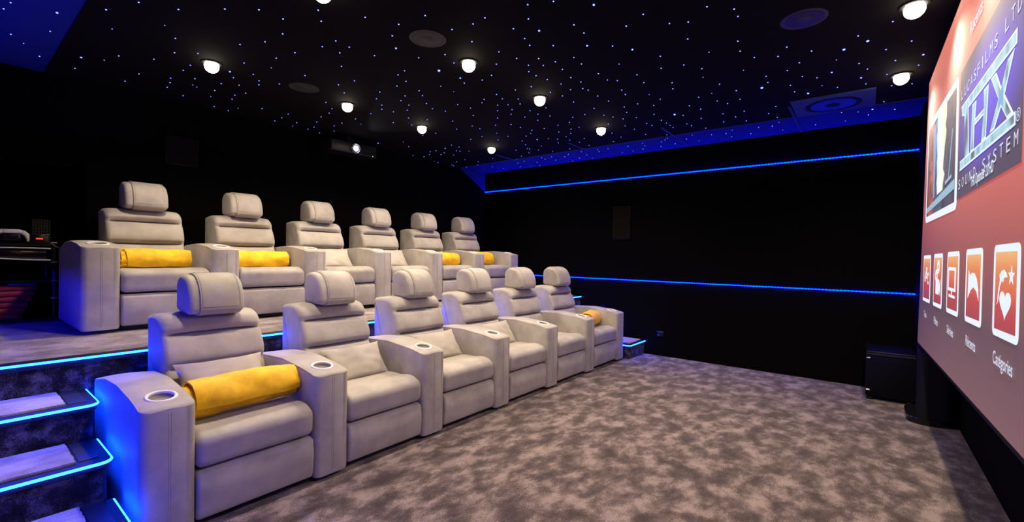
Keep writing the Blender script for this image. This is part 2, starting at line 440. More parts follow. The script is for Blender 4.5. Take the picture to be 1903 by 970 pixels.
def dense(pts, step):
    out = []
    n = len(pts)
    for i in range(n):
        p0, p1, p2, p3 = (Vector(pts[(i+k-1) % n]) for k in range(4))
        if i in CORNER or (i+1) % n in CORNER:
            m_ = max(1, int((p2-p1).length/0.03)); out += [p1.lerp(p2, k/m_) for k in range(m_)]; continue
        m_ = max(2, int((p2-p1).length/step))
        for k in range(m_):
            t = k/m_
            out.append(0.5*((2*p1)+(-p0+p2)*t+(2*p0-5*p1+4*p2-p3)*t*t+(-p0+3*p1-3*p2+p3)*t**3))
    return out
CORNER = {0, 1, 2, 16, 17}
BACK_PROF = [(0.952, 0.05), (0.952, 0.935), (0.94, 0.952), (0.86, 0.962), (0.74, 0.960), (0.680, 0.935), (0.655, 0.893), (0.662, 0.850), (0.640, 0.815), (0.610, 0.75),
             (0.600, 0.70), (0.612, 0.660), (0.585, 0.62), (0.562, 0.54), (0.566, 0.46), (0.60, 0.41), (0.62, 0.38), (0.62, 0.05)]
BD = dense(BACK_PROF, 0.0042)
def backwarp(v):
    u = min(1, abs(v.x)/BW)
    if v.y < 0.80 and v.z > 0.4:
        w_ = max(0, 1-(abs(v.x)/(BW*0.90))**10)
        for zc, dp in ((0.849, 0.036), (0.660, 0.042)):
            zz = zc+0.006*(u*u)-0.003
            d_ = v.z-zz
            k = 1.25*math.exp(-(d_/(0.0060))**2)+0.34*math.exp(-(d_/0.024)**2)
            v = v+Vector((0, dp*0.8*w_*k, 0))
        n = noise.noise(Vector((v.x*6, v.y*7, v.z*9)))
        v = v+Vector((0, -0.007*n, 0))
    if v.z > 0.84:
        v = v+Vector((0, 0, 0.010*(1-u*u)-0.006))
        if v.y < 0.80: v = v+Vector((0, 0.050*u**7*(v.z-0.84)/0.12, 0))
    return v
SHELL_ME = new_mesh('backrest', puff(bmesh.new(), BD, -BW, BW, 0.032, 7, 15, warp=backwarp), M_FAB, 75)
HR_PROF = [(0.862, 0.975, 0.03), (0.862, 1.150, 0.05), (0.80, 1.198, 0.06), (0.68, 1.182, 0.08), (0.612, 1.085, 0.08), (0.603, 0.975, 0.03), (0.66, 0.958, 0.03), (0.80, 0.962, 0.03)]
HEAD_ME = new_mesh('headrest', puff(bmesh.new(), HR_PROF, -0.150, 0.150, 0.028, 6, 2), M_FAB, 60)
P0 = round_poly(HR_PROF); N0 = outline_normals(P0)
WR = [p+n*0.0095 for p, n in zip(P0, N0)]
WRAP_ME = new_mesh('headrest_wrap', puff(bmesh.new(), WR, -0.098, 0.126, 0.004, 3, 1), M_FAB, 60)
bm = bmesh.new()
fr = [p+n*0.0102 for p, n in zip(P0, N0)]
# stitched panel on the front and top of the wrap
front = [p for p in fr if p.x < 0.80 and p.y > 1.0]
front.sort(key=lambda p: math.atan2(p.y-1.05, 0.86-p.x))
loop = [(-0.086, p.x, p.y) for p in front] + [(0.114, p.x, p.y) for p in front[::-1]]
tube(bm, loop, 0.0013, 5, closed=True)
HST_ME = new_mesh('stitching', bm, M_STITCH)
POST_ME = new_mesh('headrest_post', bx(-0.10, 0.10, 0.74, 0.80, 0.93, 0.975, r=0.006), M_CHAS)

def make_chair(label, group, last=False):
    t = thing('recliner', label, 'recliner', group=group)
    add_arm(t, -PITCH/2)
    if last: add_arm(t, PITCH/2)
    obj('base_frame', BASE_ME, None, t)
    obj('footrest', FOOT_ME, None, t); obj('seat_cushion', SEAT_ME, None, t)
    b = obj('backrest', SHELL_ME, None, t)
    h = obj('headrest', HEAD_ME, None, t)
    obj('headrest_post', POST_ME, None, h)
    wr = obj('headrest_wrap', WRAP_ME, None, h); obj('stitching', HST_ME, None, wr)
    return t
Y1, Y2, X1, X2 = 2.4745, 4.280, 0.7529, 0.8163
ROW1 = ['grey velvet recliner nearest the lit steps, its armrest side glowing blue, yellow blanket on seat',
        'grey recliner of the front row next after the one with the long yellow blanket',
        'grey recliner of the front row, third counted from the lit steps, small pillow on seat',
        'grey recliner of the front row, fourth from the lit steps, pillow half hidden',
        'grey recliner with empty seat, fifth in the front row, just before the end one',
        'grey recliner at the far end of the front row with armrests on both sides']
ROW2 = ['grey recliner of the raised row beside the black rack, yellow rolled blanket on seat',
        'grey recliner of the raised row, second from the rack, yellow blanket behind armrest',
        'grey recliner of the raised row, third from the rack, pale pillow on seat',
        'grey recliner of the raised row, fourth from the rack, pale pillow peeking past armrest',
        'grey recliner of the raised row, last but one before the far wall, yellow blanket inside',
        'grey recliner at the far end of the raised row with armrests on both sides']
cent1, cent2 = [], []
proto = last = None
for row, (labels, x0, y, z, g, cent) in enumerate(((ROW1, X1, Y1, 0, 'grey recliners of the front row', cent1), (ROW2, X2, Y2, ZP, 'grey recliners of the raised back row', cent2))):
    for i, lb in enumerate(labels):
        cx = x0-ARM_W/2+PITCH/2+PITCH*i; cent.append(cx)
        if i == 5:
            if last is None: last = o = make_chair(lb, g, True)
            else: o = copy_tree(last)
        else:
            if proto is None: proto = o = make_chair(lb, g)
            else: o = copy_tree(proto)
        o.location = (cx, y, z); o['label'] = lb; o['group'] = g

# ------------------------------------------------------------------ rolled yellow blankets
def roll_mesh(L, r0, seed, inner_out=0.03, turns=3.2, flat=0.80):
    bm = bmesh.new(); NA, NU = 110, 26
    grid = []
    for i in range(NU+1):
        u = i/NU*2-1; row = []
        for k in range(NA+1):
            t = k/NA; ang = t*turns*2*PI + 1.9 + 0.25*seed
            rad = 0.018+(r0-0.018)*(t**0.85)
            ext = L/2 + (inner_out*(1-t)**1.2 if u < 0 else inner_out*0.3*(1-t)) 
            # outermost turn stops short on the left, like a cuff
            if u < 0: ext -= 0.028*max(0, (t-0.72)/0.28)
            x = u*ext
            nz = noise.noise(Vector((x*7+seed*5, math.cos(ang)*1.3, math.sin(ang)*1.3+seed)))
            nz2 = noise.noise(Vector((x*16+seed*3, math.cos(ang)*3, math.sin(ang)*3)))
            rr = rad*(1+0.13*nz*t+0.05*nz2*t)
            rr *= 1-0.07*abs(u)**6
            y, z = rr*math.cos(ang), rr*math.sin(ang)
            if z < -flat*r0: z = -flat*r0 - (z+flat*r0)*-0.08
            row.append(bm.verts.new((x, y, z)))
        grid.append(row)
    for A, B in zip(grid, grid[1:]):
        for k in range(NA): bm.faces.new((A[k], A[k+1], B[k+1], B[k]))
    bmesh.ops.recalc_face_normals(bm, faces=bm.faces[:])
    bmesh.ops.solidify(bm, geom=bm.faces[:], thickness=0.010)
    return bm
def blanket(cx, y, z, L, r, seed, rz, label, ry=0.0, fringe=False, flat=0.8):
    o = obj('rolled_blanket', roll_mesh(L, r, seed, flat=flat), M_YEL, sharp=60)
    o.location = (cx, y, z+flat*r+0.006); o.rotation_euler = (0, ry, rz)
    tag(o, label, 'blanket', 'yellow rolled blankets on the seats')
    if fringe:
        bm = bmesh.new(); random.seed(3)
        for k in range(34):
            a = random.uniform(0, 2*PI); rr = random.choice((0.45, 0.7, 0.95))*r
            p = Vector((-L/2-0.004, rr*math.cos(a), max(-flat*r+.006, rr*math.sin(a))))
            q = p+Vector((-random.uniform(.012, .03), random.uniform(-.006, .006), random.uniform(-.012, .004)))
            tube(bm, [p+Vector((.02, 0, 0)), p, q], [0.0035, 0.003, 0.0012], 5)
        f = obj('fringe', bm, M_YEL, o); f['kind'] = 'stuff'
    return o
ST = 0.462
blanket(cent1[0]+0.0, Y1+0.26, ST, 0.555, 0.112, 1, 0.03, 'thick yellow blanket roll on the front-row seat nearest the lit steps', flat=0.86)
blanket(cent1[5]+0.05, Y1+0.27, ST-.004, 0.42, 0.110, 2, 0.25, 'yellow blanket roll in the far end seat of the front row')
blanket(cent2[0]+0.012, Y2+0.40, ZP+ST-.01, 0.46, 0.092, 3, 0.03, 'fringed yellow blanket roll on the raised-row seat beside the rack', fringe=True)
blanket(cent2[1]+0.0, Y2+0.38, ZP+ST-.01, 0.54, 0.092, 4, -0.03, 'wrinkled yellow blanket roll on the second raised-row seat')
blanket(cent2[4]+0.0, Y2+0.30, ZP+ST-.004, 0.46, 0.100, 5, 0.10, 'yellow blanket roll peeking past an armrest, last but one raised-row seat')
blanket(cent2[5]-0.03, Y2+0.36, ZP+ST-.004, 0.44, 0.116, 6, -0.12, 'crumpled yellow blanket roll in the far end seat of the raised row')

# ------------------------------------------------------------------ lumbar pillows
def pillow_mesh(W, H, T, seed):
    bm = bmesh.new(); n = 22; sides = []
    for s in (1, -1):
        g = []
        for i in range(n+1):
            row = []
            for j in range(n+1):
                u, v = i/n*2-1, j/n*2-1
                k = ((1-u*u)*(1-v*v))
                th = T*(max(0, k)**0.42)
                px = W/2*u*(1-0.09*(1-v*v)**1.0*abs(u)**3) ; pz = H/2*v*(1-0.10*(1-u*u)*abs(v)**3)
                wr = 0.006*noise.noise(Vector((u*2.5+seed, v*3, s*0.2)))*(k**0.3)
                # creases running in from the corners
                wr += 0.004*math.sin(9*(abs(u)-abs(v)))*(1-k)*(k**0.5)
                row.append(bm.verts.new((px, s*(th/2)+wr, pz)))
            g.append(row)
        for i in range(n):
            for j in range(n):
                q = (g[i][j], g[i+1][j], g[i+1][j+1], g[i][j+1])
                bm.faces.new(q if s > 0 else q[::-1])
    bmesh.ops.remove_doubles(bm, verts=bm.verts[:], dist=0.0005)
    return bm
PIL = [new_mesh('lumbar_pillow', pillow_mesh(0.47, 0.27, 0.10, s), M_PILLOW, 80) for s in (1, 4)]
def pillow(cx, y, z, k, rz, label, lean=-0.62):
    o = obj('lumbar_pillow', PIL[k], None); o.location = (cx, y, z)
    o.rotation_euler = (lean, 0, rz)
    tag(o, label, 'pillow', 'grey lumbar pillows on the seats')
pillow(cent1[0]-0.01, Y1+0.480, 0.590, 0, 0, 'pale grey pillow behind the long yellow blanket on the nearest seat')
pillow(cent1[1]+0.04, Y1+0.445, 0.545, 1, 0.0, 'pale grey pillow on the second front-row seat, fully in view')
pillow(cent1[2]+0.05, Y1+0.450, 0.545, 0, 0.0, 'pale grey pillow on the third front-row seat, partly behind an armrest')
pillow(cent1[3]+0.05, Y1+0.450, 0.545, 1, 0.0, 'pale grey pillow on the fourth front-row seat, only one corner visible')
pillow(cent2[2]+0.02, Y2+0.45, ZP+0.545, 0, 0.0, 'pale pillow on the third raised-row seat from the rack')
pillow(cent2[3]+0.02, Y2+0.45, ZP+0.545, 1, 0.0, 'pale pillow on the fourth raised-row seat from the rack')

# ================================================================== CEILING: lamps, stars, speakers
def make_lamp():
    t = thing('downlight', 'x', 'ceiling light', group='round warm ceiling lamps')
    obj('bezel', lathe(bmesh.new(), [(0.050, 0.0), (0.050, -0.006), (0.056, -0.010), (0.068, -0.008), (0.072, 0.0)], 28, cap=False), M_BLACKM, t)
    obj('lens', lathe(bmesh.new(), [(0.050*math.sin(q), -0.028+0.050*math.cos(q)) for q in [0.98+(PI-0.98)*k/10 for k in range(11)]], 24, cap=False), M_LAMP, t)  # glare of the recessed lamp put into the shape, a bulging ball
    return t
lampx = (1.32, 2.50, 3.455, 4.69)
lamps = []
names = {(0, 1): 'warm ceiling lamp cut by the top edge, above the second front-row recliner', (0, 2): 'leftmost warm ceiling lamp in the photo, over the raised row',
         (1, 1): 'warm ceiling lamp near the top centre, largest whole one in view', (1, 2): 'warm ceiling lamp straight above the lit projector',
         (2, 1): 'warm ceiling lamp next after the big centre lamp toward the side wall', (2, 2): 'small warm ceiling lamp just right of the projector',
         (3, 1): 'warm ceiling lamp over the front row closest to the blue side wall', (3, 2): 'warm ceiling lamp lowest in view, over the far end of the raised row',
         (2, 0): 'warm ceiling lamp cut by the top edge beside the screen', (3, 0): 'warm ceiling lamp beside the screen near the round wall-side speaker',
         (0, 0): 'warm ceiling lamp in front of the screen at the room corner, nearest the stairs wall', (1, 0): 'warm ceiling lamp in front of the screen middle'}
base = make_lamp(); first = True
ld = bpy.data.lights.new('downlight_beam', 'SPOT'); ld.energy = LAMP_W*4; ld.color = LAMP_COL
ld.spot_size = math.radians(150); ld.spot_blend = 0.8; ld.shadow_soft_size = 0.045
for i, x in enumerate(lampx):
    for j, y in enumerate((-0.19, 2.42, 4.08)):
        o = base if first else copy_tree(base); first = False
        o.location = (x, y, ZC); o['label'] = names[(i, j)]
        lamps.append(o)
for o in lamps:
    l = bpy.data.objects.new('beam', ld); C.objects.link(l); l.parent = o; l.location = (0, 0, -0.088)

STARS = "2.47,2.72,5 3.83,0.02,4 4.35,0.73,5 3.89,0.15,4 2.36,1.28,3 4.65,1.57,5 0.45,4.01,3 2.42,1.71,3 4.73,0.43,4 2.79,1.56,3 3.03,1.33,3 4.31,-0.29,3 2.02,2.68,3 0.67,4.79,3 4.31,0.24,3 4.57,0.06,3 1.47,4.14,3 2.68,2.69,3 2.19,1.45,2 2.77,0.76,2 2.13,1.59,2 2.89,0.64,2 0.73,3.44,2 0.26,4.08,2 2.63,1.09,2 2.99,0.64,2 1.07,3.1,2 1.42,2.65,2 1.2,2.94,2 0.9,3.34,2 3.61,-0.1,2 0.63,3.71,2 0.24,4.22,2 1.85,2.17,2 2.26,1.68,2 2.09,1.89,2 2.88,0.9,2 1.64,2.49,2 2.83,1,2 1.34,2.93,2 2.49,1.49,2 2.1,2,2 1.5,2.76,2 2.7,1.23,2 1.82,2.39,2 5.58,-0.02,3 2.3,1.83,2 3.71,0.07,2 2.07,2.16,2 2.62,1.49,2 4,-0.21,2 3.1,0.97,2 3.33,0.71,2 1.43,3.13,2 1.89,2.55,2 2.45,1.85,2 0.46,4.39,2 3.62,0.46,2 2.27,2.17,2 0.3,4.68,2 4.06,-0.08,2 1.7,2.93,2 1.01,3.81,2 2.9,1.42,2 2.55,1.88,2 2.65,1.75,2 1.41,3.35,2 3.79,0.33,2 3.5,0.73,2 1.32,3.54,2 1.69,3.09,2 1.81,2.94,2 2.5,2.12,2 3.75,0.53,2 3.67,0.67,2 3.25,1.21,2 4.32,-0.14,2 2.3,2.47,2 1.82,3.08,2 1.62,3.35,2 2.9,1.73,2 3.96,0.42,2 4.23,0.07,2 2.76,1.95,2 2,2.91,2 1.08,4.09,2 4.52,-0.28,2 2.66,2.08,2 1.19,3.96,2 2.22,2.67,2 2.88,1.88,2 1.58,3.56,2 3.5,1.12,2 0.84,4.51,2 3.03,1.74,2 4.39,0.02,2 2.44,2.52,2 0.47,5.03,2 2.88,1.99,2 2.65,2.27,2 2.81,2.08,2 1.02,4.36,2 3.65,1.03,2 4.07,0.51,2 3.46,1.28,2 1.47,3.86,2 4.6,-0.1,2 3.03,1.91,2 1.96,3.29,2 1.23,4.26,2 2.91,2.15,2 4.27,0.43,2 4.1,0.66,2 3.27,1.72,2 2.31,2.95,2 4.37,0.34,2 3.47,1.48,2 3.01,2.15,2 0.68,5.12,2 2.79,2.44,2 1.23,4.43,2 1.38,4.25,2 2.33,3.06,2 3.21,1.94,2 4.96,-0.27,2 4.25,0.67,2 4.75,0.03,2 1.61,4.04,2 3.43,1.72,2 1.88,3.71,2 3.49,1.66,2 3.13,2.12,2 4.92,-0.14,2 3.8,1.31,2 1.03,4.83,2 4.06,1,2 4.43,0.53,2 3.66,1.5,2 2.82,2.57,2 4.67,3.3,3 3.34,1.92,2 4.71,0.22,2 1.54,4.26,2 3.28,2.08,2 2.46,3.12,2 2.19,3.47,2 1.22,4.72,2 2.78,2.74,2 1.35,4.56,2 1.7,4.15,2 3.18,2.32,2 3.94,1.35,2 4.62,0.52,2 4.3,0.92,2 3.48,1.98,2 1,5.14,2 2.16,3.67,2 1.84,4.08,2 2.48,3.27,2 1.53,4.5,2 3.71,1.72,2 1.25,4.85,2 1.74,4.25,2 3.44,2.08,2 3.54,1.96,2 1.64,4.41,2 3.16,2.48,2 3.62,5.16,3 3.39,2.26,2 2.67,3.2,2 3.83,1.74,2 1.27,5.01,2 4.28,1.23,2 2.48,3.52,2 3.72,1.96,2 3.15,2.69,2 3.53,2.22,2 1.56,4.74,2 4.55,0.94,2 5.37,-0.1,2 2.3,3.81,2 4.33,4.62,3 4.13,1.53,2 2.77,3.27,2 2.68,3.41,2 1.76,4.58,2 4.48,1.12,2 3.36,2.6,2 3.27,2.72,2 3.9,1.94,2 1.72,4.72,2 3.18,2.87,2 4.61,1.06,2 1.43,5.15,2 3.73,2.22,2 2.57,3.7,2 4.13,1.75,2 4.96,0.71,2 2.74,3.55,2 4.47,1.37,2 5.7,-0.19,2 4.26,1.64,2 3.24,2.95,2 3.48,2.67,2 1.75,4.87,2 3.43,2.78,2 2.94,3.41,2 4.14,1.89,2 3.14,3.18,2 3.38,2.87,2 2.34,4.2,2 4.63,1.31,2 4.01,2.15,2 2.87,3.59,2 3.72,2.53,2 2.71,3.81,2 5.53,0.22,2 4.94,0.98,2 3.29,3.15,2 5.77,0.01,2 5.16,0.8,2 3.57,2.84,2 3.08,3.48,2 4.31,1.94,2 3.7,2.71,2 4.91,1.17,2 3.51,2.98,2 1.73,5.27,2 2.79,3.92,2 2.48,4.33,2 2.96,3.73,2 4.53,1.74,2 3.21,3.43,2 4.73,1.51,2 2.05,4.93,2 5.35,0.75,2 5.09,1.09,2 4.13,2.32,2 4.26,2.17,2 2.91,3.89,2 3.84,2.71,2 3.68,2.94,2 4.94,1.39,2 3.96,2.64,2 4.37,2.12,2 1.87,5.3,2 4.53,1.93,2 2.81,4.14,2 3.48,3.29,2 2.54,4.49,2 4.14,2.47,2 3.84,2.88,2 5.3,1.03,2 4.49,2.06,2 4.77,1.75,2 2.3,4.89,2 3.7,3.14,2 5.2,1.23,2 5.87,0.46,2 3.14,3.93,2 4.01,2.83,2 2.56,4.69,2 4.9,1.74,2 5.05,1.57,2 4.79,1.92,2 3.3,3.81,2 4.27,2.59,2 2.32,5.08,2 2.82,4.44,2 5.67,0.84,2 3.5,3.62,2 4.57,2.27,2 5.15,1.55,2 5.01,1.74,2 4.89,1.9,2 5.64,0.97,2 4.74,2.15,2 4.29,2.75,2 3.15,4.21,2 3.97,3.17,2 5.11,1.74,2 5.34,1.45,2 2.33,5.27,2 2.63,4.91,2 3.89,3.33,2 2.82,4.71,2 2.51,5.13,2 4.5,2.6,2 3.33,4.11,2 3.76,3.57,2 4.12,3.15,2 4.93,2.12,2 4.31,2.95,2 4.51,2.71,2 2.83,4.89,2 3.89,3.57,2 5.87,1.09,2 4.29,3.11,2 5.7,1.32,2 3.75,3.81,2 2.72,5.14,2 4.53,2.89,2 4.93,2.4,2 5.66,1.47,2 5.21,2.1,2 5.37,1.9,2 2.72,5.28,2 4.67,2.81,2 4.39,3.2,2 5.89,1.3,2 4.15,3.53,2 2.95,5.1,2 4.97,2.56,2 3.73,4.15,2 5.16,2.39,2 4.76,2.93,2 5.53,1.95,2 4.46,3.32,2 5.69,1.77,2 2.89,5.33,2 4.34,3.51,2 3.7,4.35,2 4.16,3.78,2 5.59,2,2 4.96,2.79,2 4.71,3.16,2 4.8,3.08,2 4.93,2.98,2 5.66,2.07,2 5.3,2.56,2 4.18,3.99,2 4.4,3.72,2 4.62,3.5,2 5.85,1.96,2 5.09,2.93,2 4.96,3.17,2 0.91,3.65,1 5.74,2.32,2 5.89,2.16,2 5.31,2.91,2 4.8,3.58,2 5.64,2.51,2 0.71,4,1 4.98,3.45,2 4.26,4.42,2 5.6,2.78,2 5.9,2.41,2 4.39,4.41,2 5.33,3.22,2 5.57,2.92,2 3.98,4.97,2 4.99,3.69,2 5.03,3.68,2 5.92,2.56,2 5.14,3.61,2 5.69,2.96,2 4.98,3.88,2 5.56,3.17,2 5.92,2.72,2 5.32,3.49,2 4.52,4.59,2 4.64,4.46,2 4.36,4.84,2 4.58,4.58,2 3.39,0.91,1 5.21,3.82,2 4.36,4.96,2 0.37,4.81,1 5.61,3.41,2 5.79,3.21,2 4.52,4.84,2 4.06,0.2,1 4.57,4.96,2 5.71,3.53,2 4.7,4.83,2 5.32,4.04,2 4.48,5.11,2 5.61,3.7,2 5.9,3.39,2 5.57,3.85,2 4.38,5.37,2 4.52,5.28,2 5.68,3.86,2 5.2,4.5,2 3.2,1.51,1 5.45,4.23,2 5.84,3.77,2 6.04,3.59,2 5.02,4.91,2 3.87,0.78,1 5.63,4.22,2 0.79,4.71,1 5.8,4.09,2 5.26,4.85,2 5.07,5.14,2 5.69,4.39,2 1.64,3.78,1 4.94,5.43,2 3.83,1.07,1 6.03,4.2,2 5.44,5.03,2 5.21,5.39,2 5.27,5.41,2 5.95,4.54,2 5.68,4.92,2 5.47,5.31,2 4.59,0.32,1 5.89,4.85,2 2.71,2.96,1 4.25,1.11,1 1.39,4.75,1 1.43,4.78,1 3.96,1.57,1 2.87,2.96,1 1.6,4.96,1 5.6,0.09,1 1.9,5.13,1 5.89,0.2,1 5.55,0.76,1 5.9,0.77,1 5.59,1.23,1 2.97,4.57,1 2.55,5.31,1 5.55,1.66,1 5.87,1.67,1 5.59,2.29,1 3.77,4.82,1 6.04,3.25,1 4.84,5.41,1 6.04,4.39,1"
SM = []
for r in (0.0030, 0.0044, 0.0066, 0.0085, 0.0105):
    SM.append(new_mesh('star_point', lathe(bmesh.new(), [(r, 0.001), (r*0.8, -r*0.6), (0.0, -r*0.8)], 8, cap=False), M_STAR))
st = [tuple(map(float, s.split(','))) for s in STARS.split()]
for x, y, k in st[:300]:
    o = obj('ceiling_star', SM[int(k)-1], None, loc=(x, y, ZC-0.0045))
    tag(o, 'tiny blue light point set into the black ceiling', 'star light', 'fibre star lights in the ceiling')
bm = bmesh.new()
for x, y, k in st[300:]:
    r = (0.0030, 0.0044, 0.0066, 0.0085, 0.0105)[int(k)-1]
    lathe(bm, [(r, 0.001), (r*0.8, -r*0.6), (0.0, -r*0.8)], 8, org=(x, y, ZC-0.0045), cap=False)
tag(obj('faint_ceiling_stars', bm, M_STAR), 'the faintest scatter of tiny blue light points in the black ceiling', 'star lights', kind='stuff')

def ceil_speaker(x, y, r, ring, cone, label):
    t = thing('ceiling_speaker', label, 'speaker', (x, y, ZC))
    obj('rim', lathe(bmesh.new(), [(r, 0.0), (r, -0.002), (r*0.93, -0.004), (r*0.84, -0.004), (r*0.80, -0.001)], 40, cap=False), ring, t)
    obj('cone', lathe(bmesh.new(), [(r*0.80, -0.003), (r*0.62, -0.006), (r*0.30, -0.002), (r*0.27, -0.004)], 36, cap=False), cone, t)
    obj('tweeter', lathe(bmesh.new(), [(r*0.27, -0.003), (r*0.2, -0.006), (0.0, -0.007)], 24, cap=False), ring, t)
    return t
M_CONE = mat('speaker_cone', (0.015, 0.014, 0.014), 0.5)
M_RIMD = mat('rim_dark', (0.009, 0.007, 0.005), 0.6)
ceil_speaker(2.067, 2.394, 0.125, M_RIMD, M_RIMD, 'barely visible dark round speaker in the ceiling beside the big centre lamp')
ceil_speaker(2.02, 4.00, 0.125, M_RIMD, M_RIMD, 'dark round speaker in the ceiling beside the lamp above the projector')
ceil_speaker(3.27, 0.33, 0.125, M_SPK, M_CONE, 'round ceiling speaker with dull reddish rim cut by the top edge')
struct('ceiling_speaker_panel', bx(4.90, 5.44, -0.04, 0.585, ZC-0.010, ZC+0.01), mat('tile_blue_glow', (0.04, 0.055, 0.2), 0.8, spec=0.1))  # dark tile coloured blue to hold the glow of the side light strip
sp_ = ceil_speaker(5.19, 0.275, 0.22, M_BLACKM, mat('cone_blueish', (0.02, 0.025, 0.08), 0.4), 'large black round speaker in the blue-lit square ceiling tile')  # blue glow tinted into the cone like the tile around it
sp_.location.z = ZC-0.010

# ================================================================== PROJECTOR
t = thing('projector', 'projector hung at the back with glowing white lens and green indicator', 'projector', (3.24, 5.10, 2.66))
obj('body', bx(-0.32, 0.32, 0.0, 0.30, -0.065, 0.075, r=0.018, seg=3), mat('projector_shell', (0.010, 0.0095, 0.009), 0.35), t)
obj('front_panel', bx(0.10, 0.312, -0.003, 0.002, -0.056, 0.066), mat('projector_face', (0.008, 0.008, 0.008), 0.25), t)
h = obj('lens_hood', lathe(bmesh.new(), [(0.058, 0.01), (0.062, -0.022), (0.056, -0.026), (0.050, -0.018), (0.050, 0.0)], 32, axis='Y', cap=False), mat('lens_ring', (0.30, 0.28, 0.36), 0.25, 0.8), t)
obj('glass', lathe(bmesh.new(), [(0.036, -0.018), (0.028, -0.024), (0.0, -0.027)], 28, axis='Y', cap=False), M_PLENS, h)
obj('inner_ring', lathe(bmesh.new(), [(0.050, -0.004), (0.040, -0.018), (0.036, -0.018)], 28, axis='Y', cap=False), M_CHAS, h)
obj('indicator', lathe(bmesh.new(), [(0.004, -0.004), (0.0, -0.006)], 12, axis='Y', org=(0.255, 0, -0.055), cap=False), M_GLED, t)
obj('mount', bx(-0.05, 0.05, 0.10, 0.20, 0.07, 0.162), M_BLACKM, t)
pl = bpy.data.lights.new('projector_light', 'SPOT'); pl.energy = 6; pl.spot_size = math.radians(60); pl.color = (0.95, 0.92, 1); pl.shadow_soft_size = 0.03
po = bpy.data.objects.new('beam', pl); C.objects.link(po); po.parent = t; po.location = (0, -0.04, 0); po.rotation_euler = (math.radians(90-6), 0, PI)

# wall speakers
t = tag(obj('wall_speaker', bx(1.365, 1.645, YB-0.03, YB+0.01, 2.19, 2.475, r=0.006), M_BLACKM), 'dark square cloth-fronted speaker on the back wall above the rack-side recliner', 'speaker')
obj('grille', bx(1.375, 1.635, YB-0.034, YB-0.026, 2.20, 2.465, r=0.002, seg=1), M_GRILLE, t)
t = tag(obj('wall_speaker', bx(XW-0.03, XW+0.01, 2.655, 2.925, 1.60, 2.08, r=0.006), M_BLACKM), 'tall dim olive speaker flush on the long side wall between the light strips', 'speaker')
obj('grille', bx(XW-0.034, XW-0.026, 2.665, 2.915, 1.61, 2.07, r=0.002, seg=1), mat('olive_cloth', (0.006, 0.0055, 0.002), 0.9, spec=0.1), t)
t = tag(obj('wall_socket', bx(XW-0.006, XW+0.015, 2.155, 2.235, 0.265, 0.33, r=0.003), M_BLACK), 'small black socket low on the side wall past the last lit step', 'socket')
obj('socket_edge_glint', bx(XW-0.010, XW-0.004, 2.150, 2.240, 0.327, 0.332), mat('edge_glint', (0.25, 0.24, 0.22), 0.4, 0.7), t)  # pale strip painted in for the highlight along the socket's edge

# ================================================================== LOUDSPEAKERS UNDER THE SCREEN
t = thing('subwoofer', 'black box subwoofer on the carpet in the far corner below the screen', 'subwoofer', (5.84, -0.22, 0))
obj('cabinet', bx(-0.25, 0.25, -0.175, 0.20, 0.035, 0.475, r=0.012, seg=3), mat('black_satin', (0.003, 0.003, 0.004), 0.4, spec=0.15), t)
obj('front_trim', bx(-0.256, -0.246, -0.165, 0.19, 0.44, 0.455), mat('trim_gloss', (0.02, 0.02, 0.05), 0.15), t)
for a in (-0.21, 0.21):
    for b_ in (-0.13, 0.16): obj('foot', lathe(bmesh.new(), [(0.028, 0.0), (0.032, 0.01), (0.024, 0.04)], 16, org=(a, b_, 0)), M_BLACKM, t)
for zz in (0.40, 0.09): obj('bracket', bx(-0.262, -0.245, 0.165, 0.195, zz, zz+0.012, r=0.002, seg=1), M_STEEL, t)
def rounded_slab(x0, x1, y0, y1, z0, z1, r):
    pts = round_poly([(x0, y0, r), (x1, y0, r), (x1, y1, r), (x0, y1, r)], 10)
    b = bmesh.new(); n = len(pts); lo = [b.verts.new((p.x, p.y, z0)) for p in pts]; hi = [b.verts.new((p.x, p.y, z1)) for p in pts]
    for k in range(n): b.faces.new((lo[k], lo[(k+1) % n], hi[(k+1) % n], hi[k]))
    fl = b.faces.new(lo); fh = b.faces.new(hi)
    bmesh.ops.bevel(b, geom=list(fh.edges), offset=min(0.012, (z1-z0)*.4), segments=3, affect='EDGES')
    return b
t = thing('floor_speaker', 'glossy black speaker on a rounded base under the far screen corner', 'speaker', (5.24, -0.44, 0))
obj('plinth', rounded_slab(-0.24, 0.24, -0.16, 0.145, 0.0, 0.05, 0.16), M_BLACK, t)
obj('cabinet', rounded_slab(-0.20, 0.20, -0.15, 0.065, 0.05, 0.60, 0.06), M_BLACKM, t)

